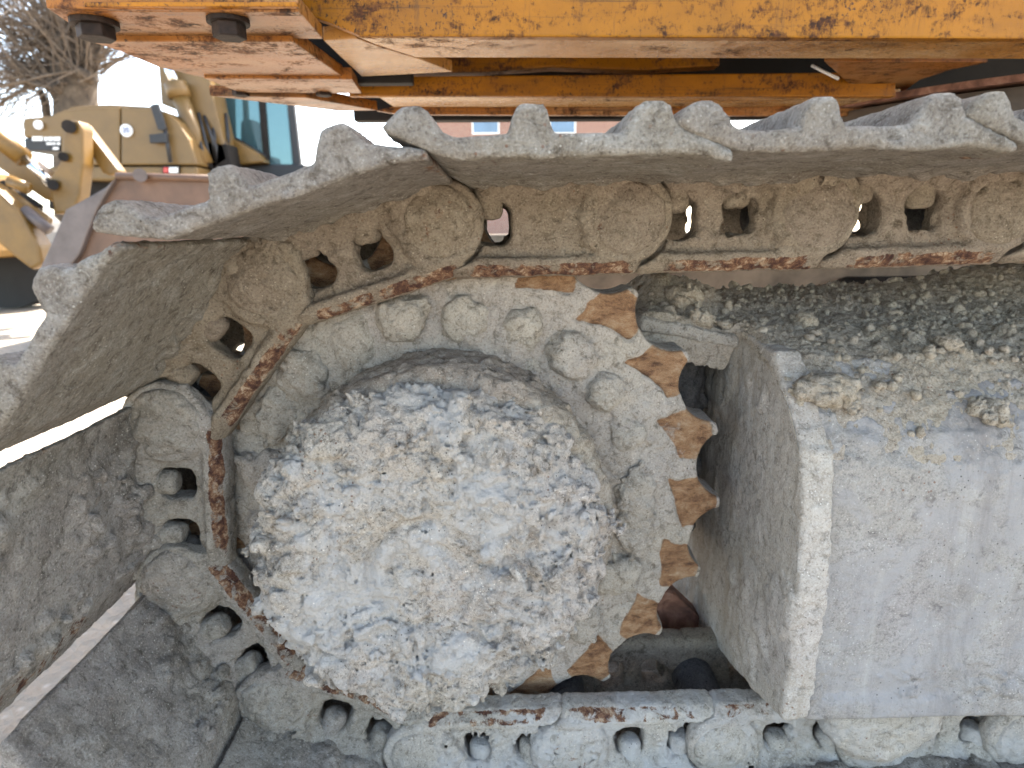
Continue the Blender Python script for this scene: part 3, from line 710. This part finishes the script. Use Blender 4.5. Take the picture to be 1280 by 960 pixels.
# second track of the same machine, seen through the slit under the chain
ft = thing("far_track", "brown dusty frame of the machine's opposite track, glimpsed through the slit under the top run", "track", (1.2, 2.6, -.5))
put("track_frame_beam", box("track_frame_beam", (-1.0, 0, -.1), (2.2, .5, .36), .03), mat_plain("dusty_brown_steel", (.26, .175, .115), .85, 0, .5, 5, .01), ft)
for k in range(16):
    put("track_shoe", box("track_shoe", (-1.5 + k * .2, -.1, .45), (-1.31 + k * .2, .55, .48), .006), M_SHOE, ft)
put("cross_member", box("cross_member", (.2, -1.3, .05), (.9, 0, .3), .03), M_STEEL, ft)

# ------------------------------------------------------------------ upper structure
up = thing("upper_structure", "orange painted upper frame of the excavator with chipped beams and hanging bolts, across the top", "excavator upper frame", (0, 0, 0))
Z1 = .280
def slab(name, px, z, th, mat, w=.003):
    return put(name, prism(name, [on_z(x, y, z) for x, y in px], (0, 0, th), w), mat, up)
def lip(name, px, z, th, mat, Ymin, w=.002):
    return put(name, prism(name, [q + (0, max(0, Ymin - q[1]), 0) for q in (on_z(x, y, z) for x, y in px)], (0, 0, th), w), mat, up)
def face(name, px, Y, th, mat, w=.003):
    return put(name, prism(name, [on_y(x, y, Y) for x, y in px], (0, th, 0), w), mat, up)
Y1 = on_z(800, 46, Z1)[1]; Y0 = on_z(300, 14, Z1)[1]
face("main_beam", [(372, 13), (452, 45), (1420, 49), (1420, -160), (372, -160)], Y1, .02, M_OR, .003)
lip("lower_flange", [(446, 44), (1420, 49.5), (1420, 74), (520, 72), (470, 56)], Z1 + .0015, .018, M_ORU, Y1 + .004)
face("rear_sill", [(60, -160), (60, 4), (80, 14), (373, 14.5), (373, -160)], Y0, .02, M_ORR, .003)
face("sill_strip", [(104, 2), (104, 8), (372, 8), (372, 2)], Y0 - .012, .011, M_OR, .002)
slab("bolting_plate", [(58, 10), (374, 14), (404, 49), (114, 48)], Z1 + .001, .02, M_ORR, .002)
slab("step_plate", [(112, 52), (366, 52), (430, 97), (258, 98), (198, 84), (150, 64)], Z1 - .007, .02, M_ORR, .002)
slab("inner_plate", [(255, 98), (440, 99), (452, 117), (300, 116)], Z1 - .012, .02, M_ORR, .002)
slab("inner_step", [(262, 120), (382, 122), (472, 138), (425, 139)], Z1 - .018, .02, M_ORR, .002)
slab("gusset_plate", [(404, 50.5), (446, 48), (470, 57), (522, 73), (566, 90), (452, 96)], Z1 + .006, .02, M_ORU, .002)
Y2 = on_z(800, 120, Z1 - .015)[1]
face("inner_beam", [(436, 120), (436, 96), (1120, 90), (1120, 121)], Y2, .02, M_OR, .003)
face("cross_rib", [(400, 60), (900, 60), (900, 82), (800, 88), (690, 84), (600, 90), (400, 92)], Y2 + .03, .04, M_OR, .004)
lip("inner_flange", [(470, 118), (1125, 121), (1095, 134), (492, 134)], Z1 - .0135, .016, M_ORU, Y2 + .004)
Y3 = on_z(800, 134, Z1 - .0135)[1]
face("inner_lip", [(492, 133), (470, 138), (500, 143), (1060, 145), (1110, 133)], Y3 + .004, .015, M_ORR, .002)
# deck above, keeps the inside of the frame dark
dk = [on_z(x, y, .42) for x, y in [(40, -60), (1500, -60)]]
p0 = on_z(60, 10, Z1); p1 = on_z(430, 138, Z1)
put("deck", prism("deck", [(p0[0] - .02, Y0 + .022, .5), (2.4, Y0 + .022, .5), (2.4, 3.2, .5), (p1[0] - .2, 3.2, .5), (p1[0] - .12, p1[1], .5)], (0, 0, .35), .02), M_OR, up)
put("shade_bulkhead", box("shade_bulkhead", (p1[0] + .02, Y3 + .10, .258), (2.2, Y3 + .14, .51), .004), M_STEEL, up)  # added behind the beams, near black, to make the cavity dark
p2 = on_z(300, 98, Z1); p3 = on_z(480, 98, Z1)
put("shade_web_plate", box("shade_web_plate", (p2[0], p2[1] + .03, .277), (p3[0] + .05, p2[1] + .06, .52), .003), M_STEEL, up)  # near-black plate that paints the dark of the open hole
def hexbolt(x, y, r, h):
    q = on_z(x, y, Z1)
    w = put("bolt", tube("bolt", [q + (0, 0, .004), q - (0, 0, .006)], r * 1.25, 20, False), M_BOLT, up)
    V = [(q[0] + r * math.cos(a), q[1] + r * math.sin(a), q[2] - z) for z in (.0055, h) for a in [math.pi / 3 * k + .3 for k in range(6)]]
    F = [list(range(6)), list(range(6, 12))[::-1]] + [[i, (i + 1) % 6, 6 + (i + 1) % 6, 6 + i] for i in range(6)]
    put("bolt_head", bevelled(py_mesh("bolt_head", V, F), .002), M_BOLT, w)
hexbolt(285, 24, .022, .024); hexbolt(118, 27, .024, .022); hexbolt(300, 108, .016, .018); hexbolt(404, 108, .016, .018)
# slewing ring at the right
rc_ = on_z(1180, 112, .262)
ringc = (rc_[0] + .62, rc_[1] + .55)
def ringmesh(r, z0, z1, ri):
    V, F = [], []; n = 96
    for k in range(n):
        a = 2 * math.pi * k / n
        for rr, z in ((r, z0), (r, z1), (ri, z1), (ri, z0)): V.append((ringc[0] + rr * math.cos(a), ringc[1] + rr * math.sin(a), z))
    for k in range(n):
        q = (k + 1) % n
        for j in range(4): F.append([k * 4 + j, q * 4 + j, q * 4 + (j + 1) % 4, k * 4 + (j + 1) % 4])
    me = py_mesh("slewing_ring", V, F); return bevelled(me, 0)
put("slewing_ring", ringmesh(.81, .262, .275, .6), M_RUST, up); put("slewing_ring_seal", ringmesh(.79, .20, .256, .6), mat_plain("greasy_steel", (.05, .032, .02), .5, 0, .5, 12), up)
slab("ring_apron", [(1030, 77), (1235, 78), (1190, 87), (1150, 100), (1128, 116), (1060, 104)], Z1 + .006, .02, M_ORR, .002)
q = on_z(1015, 82, .31)
put("wire_end", tube("wire_end", [q, q + (.03, -.05, -.035)], .003, 8), M_WHITE, up)

# ------------------------------------------------------------------ background machines
def bgprism(name, px, Y, depth, mat, parent, w=.02):
    o = np.array(parent.location)
    return put(name, prism(name, [on_y(x, y, Y) - o for x, y in px], (0, depth, 0), w), mat, parent)
def bgtube(name, a, b, Y, r, mat, parent, n=14):
    o = np.array(parent.location); return put(name, tube(name, [on_y(*a, Y) - o, on_y(*b, Y) - o], r, n), mat, parent)
EX = 10.0
ex = thing("parked_excavator", "tan excavator parked behind the track, cab at its right, seen at upper left", "excavator", (-5, 10, GZ))
bgprism("engine_hood", [(29, 172), (28, 150), (32, 147), (60, 145), (80, 137), (150, 133), (150, 206), (88, 207), (76, 190), (76, 172)], EX, 2.0, M_TAN, ex, .05)
bgprism("hood_top", [(70, 147), (88, 133), (135, 130), (190, 133), (190, 140), (150, 140), (90, 147)], EX + .05, 1.8, M_TAN, ex, .05)
bgprism("side_door", [(151.5, 134), (190, 135), (206, 139), (222, 152), (236, 174), (246, 204), (246, 206), (151.5, 206)], EX - .02, 2.0, M_TAN, ex, .05)
bgprism("counterweight_panel", [(30, 172.5), (75, 172.5), (75, 189), (31, 189)], EX + .01, 1.9, M_BLACK, ex, .02)
bgprism("side_sill", [(60, 208), (246, 208), (247, 224), (235, 227), (120, 226), (60, 222)], EX - .01, 2.0, M_TAN, ex, .04)
for k, (x0, x1, y0, y1) in enumerate([(40, 53, 170.5, 176), (55, 59, 171, 176), (60, 66, 171, 176), (67, 75, 171, 176), (58, 65, 178, 181), (66, 69, 178, 181), (71, 75, 178, 181), (66, 73, 184, 187)]):
    bgprism("panel_print", [(x0, y0), (x1, y0), (x1, y1), (x0, y1)], EX - .004, .01, M_WHITE, ex, 0)
def sticker(x, y, r, txt):
    o = np.array(ex.location); c = on_y(x, y, EX - .06)
    st = put("sticker", tube("sticker", [c - o, c - o + (0, .03, 0)], r, 24, False), M_WHITE, ex)
    if txt:
        cu = bpy.data.curves.new("sticker_print", 'FONT'); cu.body = txt; cu.size = r * 1.25; cu.align_x = 'CENTER'; cu.align_y = 'CENTER'; cu.extrude = .004
        to = bpy.data.objects.new("tmp", cu); COL.objects.link(to); bpy.context.view_layer.update()
        me = bpy.data.meshes.new_from_object(to.evaluated_get(bpy.context.evaluated_depsgraph_get())); bpy.data.objects.remove(to)
        put("sticker_print", me, M_BLUE, st, c - o + (0, -.006, 0), (math.pi / 2, 0, 0))
sticker(157.5, 163, .088, "20"); sticker(47, 156, .062, "")
bgprism("mirror", [(187, 131), (197, 129), (207, 160), (205, 163), (197, 162)], EX - .15, .06, M_BLACK, ex, .01)
bgprism("mirror", [(186, 168), (208, 166), (209, 178), (187, 179)], EX - .15, .06, M_BLACK, ex, .01)
bgtube("mirror_pole", (206, 160), (213, 203), EX - .1, .03, M_BLACK, ex)
lamp = bgprism("tail_lamp_housing", [(203, 207), (224, 207), (224, 218), (203, 218)], EX - .05, .06, M_STEEL, ex, .005)
bgprism("red_lens", [(204, 209), (210, 209), (210, 216), (204, 216)], EX - .07, .05, M_REDL, ex, .005)
bgprism("white_lens", [(211, 209), (222, 209), (222, 216), (211, 216)], EX - .07, .05, M_WHITE, ex, .005)
bgprism("boom", [(196, 60), (255, 60), (268, 130), (285, 200), (262, 215), (246, 190), (226, 140), (201, 130)], EX + .5, .5, M_TAN, ex, .03)
cyl = bgtube("boom_cylinder", (222, 112), (256, 205), EX + .35, .125, M_TAN, ex, 18); bgtube("cylinder_head", (219, 104), (225, 122), EX + .35, .165, M_TAN, ex, 18)
bgtube("cylinder_rod", (205, 70), (222, 112), EX + .35, .07, M_CHROME, ex)
bgtube("boom_cylinder", (252, 112), (270, 184), EX + 1.1, .11, M_TAN, ex, 18); bgtube("cylinder_head", (250, 104), (254, 120), EX + 1.1, .14, M_TAN, ex, 18)
for k in range(9):
    a = (244 + 5 * k + random.uniform(-3, 3), 150 + random.uniform(-12, 10)); b = (262 + 3 * k, 205 + random.uniform(-6, 10)); mq = ((a[0] + b[0]) / 2 + random.uniform(-6, 6), (a[1] + b[1]) / 2)
    o = np.array(ex.location); put("hose", tube("hose", [on_y(*a, EX + .4 + .05 * k) - o, on_y(*mq, EX + .25 + .05 * k) - o, on_y(*b, EX + .4 + .05 * k) - o], .025, 8), M_BLACK, ex)
bgprism("valve_block", [(256, 176), (284, 180), (290, 214), (258, 214)], EX + .5, .5, M_STEEL, ex, .02)
cab = bgprism("cab_rear_wall", [(255, 60), (262, 60), (266, 170), (258, 200)], EX + 1.2, 1.0, M_BLACK, ex, .02)
bgprism("cab_roof", [(252, 52), (352, 56), (352, 66), (252, 62)], EX + 1.1, 1.3, M_TAN, ex, .04)
bgprism("cab_pillar", [(318, 60), (325, 60), (337, 206), (329, 206)], EX + 1.2, .12, M_STEEL, ex, .02)
bgprism("cab_pillar", [(352, 60), (359, 60), (376, 206), (367, 206)], EX + 1.2, .12, M_BLACK, ex, .02)
bgprism("cab_pillar", [(300, 60), (305, 60), (312, 206), (306, 206)], EX + 2.2, .12, M_BLACK, ex, .02)
bgprism("cab_pillar", [(352, 60), (357, 60), (372, 206), (365, 206)], EX + 2.3, .12, M_BLACK, ex, .02)
bgprism("cab_window", [(263, 62), (318, 62), (329, 206), (268, 206)], EX + 1.24, .03, M_GLASS, ex, 0)
bgprism("cab_window", [(326, 62), (352, 62), (367, 206), (338, 206)], EX + 1.24, .03, M_GLASS, ex, 0)
bgprism("door_lower_panel", [(268, 166), (296, 172), (318, 185), (332, 194), (332, 206), (268, 206)], EX + 1.15, .05, M_BLACK, ex, .01)
bgprism("cab_seat", [(300, 150), (316, 148), (320, 190), (340, 195), (340, 214), (300, 214)], EX + 1.5, .5, M_BLACK, ex, .06)
bgprism("cab_base", [(262, 205), (380, 205), (380, 222), (262, 222)], EX + 1.15, 1.3, M_BLACK, ex, .03)
bgprism("fender", [(279, 168), (300, 178), (322, 192), (331, 203), (280, 208)], EX + .9, .3, M_TAN2, ex, .03)
bgprism("chassis", [(60, 224), (380, 224), (380, 262), (60, 262)], EX + .3, 1.6, M_STEEL, ex, .04)
for x in (110, 300):
    o = np.array(ex.location); c = on_y(x, 290, EX + .2) - o; c[2] = .5
    w = put("wheel", tube("wheel", [c, c + (0, .45, 0)], .5, 28, False), M_BLACK, ex)
    put("wheel_hub", tube("wheel_hub", [c - (0, .02, 0), c + (0, .1, 0)], .25, 20, False), M_TAN, w)
    w = put("wheel", tube("wheel", [c + (0, 1.7, 0), c + (0, 2.15, 0)], .5, 28, False), M_BLACK, ex)

# the loader in front of it
LY = 6.0
lo_ = thing("wheel_loader", "yellow loader linkage with a brown steel bucket at the left edge", "loader", (-4.2, 6, GZ))
bgprism("bell_crank", [(80, 154), (85, 150), (98, 151), (103, 160), (104, 205), (99, 245), (92, 266), (68, 268), (60, 226), (76, 200)], LY, .16, M_TAN2, lo_, .02)
bgprism("bell_crank", [(84, 156), (102, 153), (107, 165), (107, 205), (102, 246), (95, 266), (75, 268)], LY + .5, .14, M_STEEL, lo_, .02)
for x, y, r in ((86, 158, .055), (79, 196, .04), (66, 231, .045)):
    put("pivot_pin", tube("pivot_pin", [on_y(x, y, LY - .05) - np.array(lo_.location), on_y(x, y, LY + .62) - np.array(lo_.location)], r, 18, False), M_STEEL, lo_)
bgprism("tilt_link", [(94, 152), (103, 154), (149, 214), (138, 220), (128, 216), (98, 168)], LY + .2, .14, M_TAN2, lo_, .02)
bgprism("lift_arm", [(-60, 140), (-5, 168), (70, 228), (66, 252), (55, 250), (-10, 205), (-60, 190)], LY + .18, .2, M_TAN2, lo_, .03)
bgtube("tilt_cylinder", (-30, 150), (30, 198), LY + .05, .085, M_TAN2, lo_, 18); bgtube("cylinder_rod", (28, 196), (64, 230), LY + .05, .04, M_CHROME, lo_)
bgprism("lower_arm", [(-60, 200), (-8, 232), (22, 262), (48, 306), (52, 330), (40, 338), (16, 320), (-20, 288), (-60, 270)], LY - .25, .18, M_TAN2, lo_, .03)
for k, (a, b, r, mm) in enumerate([((2, 232), (48, 262), .06, M_STEEL), ((10, 244), (58, 280), .07, M_TAN2), ((0, 250), (20, 262), .05, M_BLACK), ((30, 262), (62, 288), .05, M_BUCKG), ((12, 226), (36, 236), .05, M_TAN2)]):
    bgtube("hydraulic_hose", a, b, LY - .02 - .05 * k, r, mm, lo_)
BUo = np.array(lo_.location)
def bucket():
    Yb = 5.2
    A = [on_y(x, y, Yb) - BUo for x, y in [(40, 352), (56, 322), (82, 262), (140, 226), (146, 219)]]
    top_r = [on_y(290, 226, Yb) - BUo, on_y(290, 352, Yb) - BUo]
    fr_ = put("bucket_back", prism("bucket_back", [on_y(x, y, Yb) - BUo for x, y in [(146, 220), (300, 224), (300, 360), (70, 360), (100, 318), (122, 262)]], (0, .9, 0), .02), M_BUCK, lo_)
    put("bucket_cheek", prism("bucket_cheek", [on_y(x, y, Yb - .05) - BUo for x, y in [(40, 356), (58, 318), (82, 262), (132, 234), (145.5, 220), (121, 262), (99, 318), (70, 356)]], (0, .9, 0), .015), M_BUCKG, lo_)
    put("bucket_rim", tube("bucket_rim", [on_y(x, y, Yb - .02) - BUo for x, y in [(146, 220), (220, 222), (300, 224)]], .028, 10), M_BUCK, lo_)
    put("rim_eye", tube("rim_eye", [on_y(175, 219, Yb - .1) - BUo, on_y(175, 219, Yb + .02) - BUo], .05, 18, False), M_BUCKG, lo_)
bucket()
for y_ in (.0, 1.5):
    o = BUo; c = np.array([-1.6, y_, .62])
    put("wheel", tube("wheel", [c, c + (0, .42, 0)], .62, 30, False), M_BLACK, lo_)
put("loader_body", box("loader_body", (-3.2, .3, .6), (-1.2, 1.6, 1.5), .08), M_TAN2, lo_)

# ------------------------------------------------------------------ pollard tree
TY = 17.0
def tree():
    root = thing("bare_tree", "bare pollarded tree with knobbly trunk and many long twigs behind the parked excavator", "tree", on_y(98, 300, TY) * np.array([1, 1, 0]) + np.array([0, 0, GZ]))
    o = np.array(root.location); P = lambda x, y, dy=0: on_y(x, y, TY + dy) - o
    base = P(98, 300); base[2] = -.1
    V, F = [], []
    def add(pts, r, n=10):
        v, f = tube_vf(pts, r, n, True, len(V)); V.extend(v); F.extend(f)
    add([base, P(97, 160), P(95, 120), P(93, 85), P(96, 62)], [.62, .52, .46, .50, .30], 18)
    add([P(88, 130), P(72, 105), P(60, 92)], [.32, .27, .22], 12); add([P(95, 100), P(110, 70, .3), P(108, 45, .3)], [.3, .3, .2], 12)
    add([P(90, 95), P(80, 62, -.3), P(84, 40, -.4)], [.3, .26, .2], 12); add([P(60, 155), P(57, 130), P(50, 112)], [.1, .1, .07], 8)
    heads = [(62, 92, 0), (52, 98, -.2), (96, 58, 0), (108, 48, .3), (82, 42, -.4), (76, 78, .3), (118, 78, .1), (104, 92, -.5), (70, 108, -.5), (40, 104, .1)]
    heads += [(58 + 62 * rng.random(), 34 + 70 * rng.random(), rng.uniform(-.5, .5)) for _ in range(12)]
    for hx, hy, hd in heads:
        c = P(hx, hy, hd)
        for _ in range(4):
            e = rng.normal(0, 1, 3); e *= .17 / np.linalg.norm(e); e *= .75; add([c - e * 1.3, c - e, c, c + e, c + e * 1.4], [.02, .08, .13, .09, .02], 8)
    me = py_mesh("trunk", V, F, True); put("trunk", me, M_BARK, root)
    V2, F2 = [], []
    def twig(p, d, ln, r, sub):
        pts = [p]; n = 6
        for i in range(n):
            d = d + rng.normal(0, .10, 3); d /= np.linalg.norm(d); pts.append(pts[-1] + d * ln / n)
        v, f = tube_vf(pts, list(np.linspace(r, r * .25, n + 1)), 5, False, len(V2)); V2.extend(v); F2.extend(f)
        if sub:
            for i in range(2, n):
                if rng.random() < .75:
                    dd = d + rng.normal(0, .5, 3); twig(pts[i], dd / np.linalg.norm(dd), ln * rng.uniform(.25, .5), r * .5, False)
    for hx, hy, hd in heads:
        for _ in range(26):
            c = P(hx, hy, hd) + rng.normal(0, .14, 3); a = rng.normal(0, .75) + (-.95 if hx < 90 else -.2); a = np.clip(a, -2.1, 1.7)
            d = np.array([math.sin(a), rng.normal(0, .35), math.cos(a)]); twig(c, d / np.linalg.norm(d), rng.uniform(.9, 4.2), .010 + .022 * rng.random() ** 2, True)
    for _ in range(26):
        c = P(rng.uniform(-30, 30), rng.uniform(110, 180), 1.5); d = np.array([rng.normal(0, .6), .1, rng.normal(.5, .5)]); twig(c, d / np.linalg.norm(d), rng.uniform(1., 2.2), .014, True)
    put("crown", py_mesh("crown", V2, F2, True), M_TWIG, root)
tree()

# ------------------------------------------------------------------ brick building far behind
BYD = 32.0
bl = thing("brick_building", "red brick house with pale framed windows, glimpsed between frame and track", "building", on_y(680, 170, BYD) * np.array([1, 1, 0]) + np.array([0, 0, GZ]))
o = np.array(bl.location)
a = on_y(545, 170, BYD)[0] - o[0]; b = on_y(842, 170, BYD)[0] - o[0]
put("wall", box("wall", (a, 0, -.1), (b, 7, 6.3)), M_BRICK, bl)
put("roof", prism("roof", [(a - .3, -.4, 6.3), (a - .3, 7.4, 6.3), (a - .3, 3.5, 8.6)], (b - a + .6, 0, 0), .02), mat_plain("roof_tiles", (.16, .07, .05), .8, 0, .3, 5), bl)
def window(x0, x1, y0, y1):
    p, q = on_y(x0, y1, BYD) - o, on_y(x1, y0, BYD) - o
    w = put("window", box("window", (p[0] - .08, -.06, p[2] - .08), (q[0] + .08, .05, q[2] + .08), .01), M_WHITE, bl)
    put("pane", box("pane", (p[0], -.09, p[2]), (q[0], -.062, q[2])), mat_plain("window_glass", (.10, .17, .26), .05, 0, .2, 1., 0, .8), w)
for x in (592, 688, 784): window(x, x + 30, 140, 166)
for x in (592, 688, 784): window(x, x + 30, 205, 232)
# mounds of brown earth beyond the machine
def mound(cx, cyy, r, h, seed, lab):
    n = 60; xs = np.linspace(-1.3, 1.3, n); X, Y = np.meshgrid(xs, xs, indexing='ij'); P = np.stack([X.ravel(), Y.ravel(), np.zeros(n * n)], 1)
    rr = np.hypot(P[:, 0], P[:, 1]); z = h * np.maximum(1 - rr ** 1.4, -.05) * (1 + .3 * fbm(P, 2, 4, seed=seed)) + .12 * h * fbm(P, 7, 3, seed=seed + 1)
    P[:, 0] *= r; P[:, 1] *= r; P[:, 2] = z; i = np.arange(n * n).reshape(n, n)
    Q = np.stack([i[:-1, :-1].ravel(), i[1:, :-1].ravel(), i[1:, 1:].ravel(), i[:-1, 1:].ravel()], 1)
    ob = put("earth_mound", raw_mesh("earth_mound", P, Q), mat_plain("brown_earth", (.27, .175, .115), .95, 0, .35, 3, .03), None, (cx, cyy, GZ - .02)); tag(ob, lab, "mound", "earth mounds behind the machine")
mound(2.4, 6.4, 1.4, .55, 1, "low brown earth mound right of the slit under the top run"); mound(.9, 8.2, 1.6, .5, 4, "farther pale earth mound left in the slit under the top run")
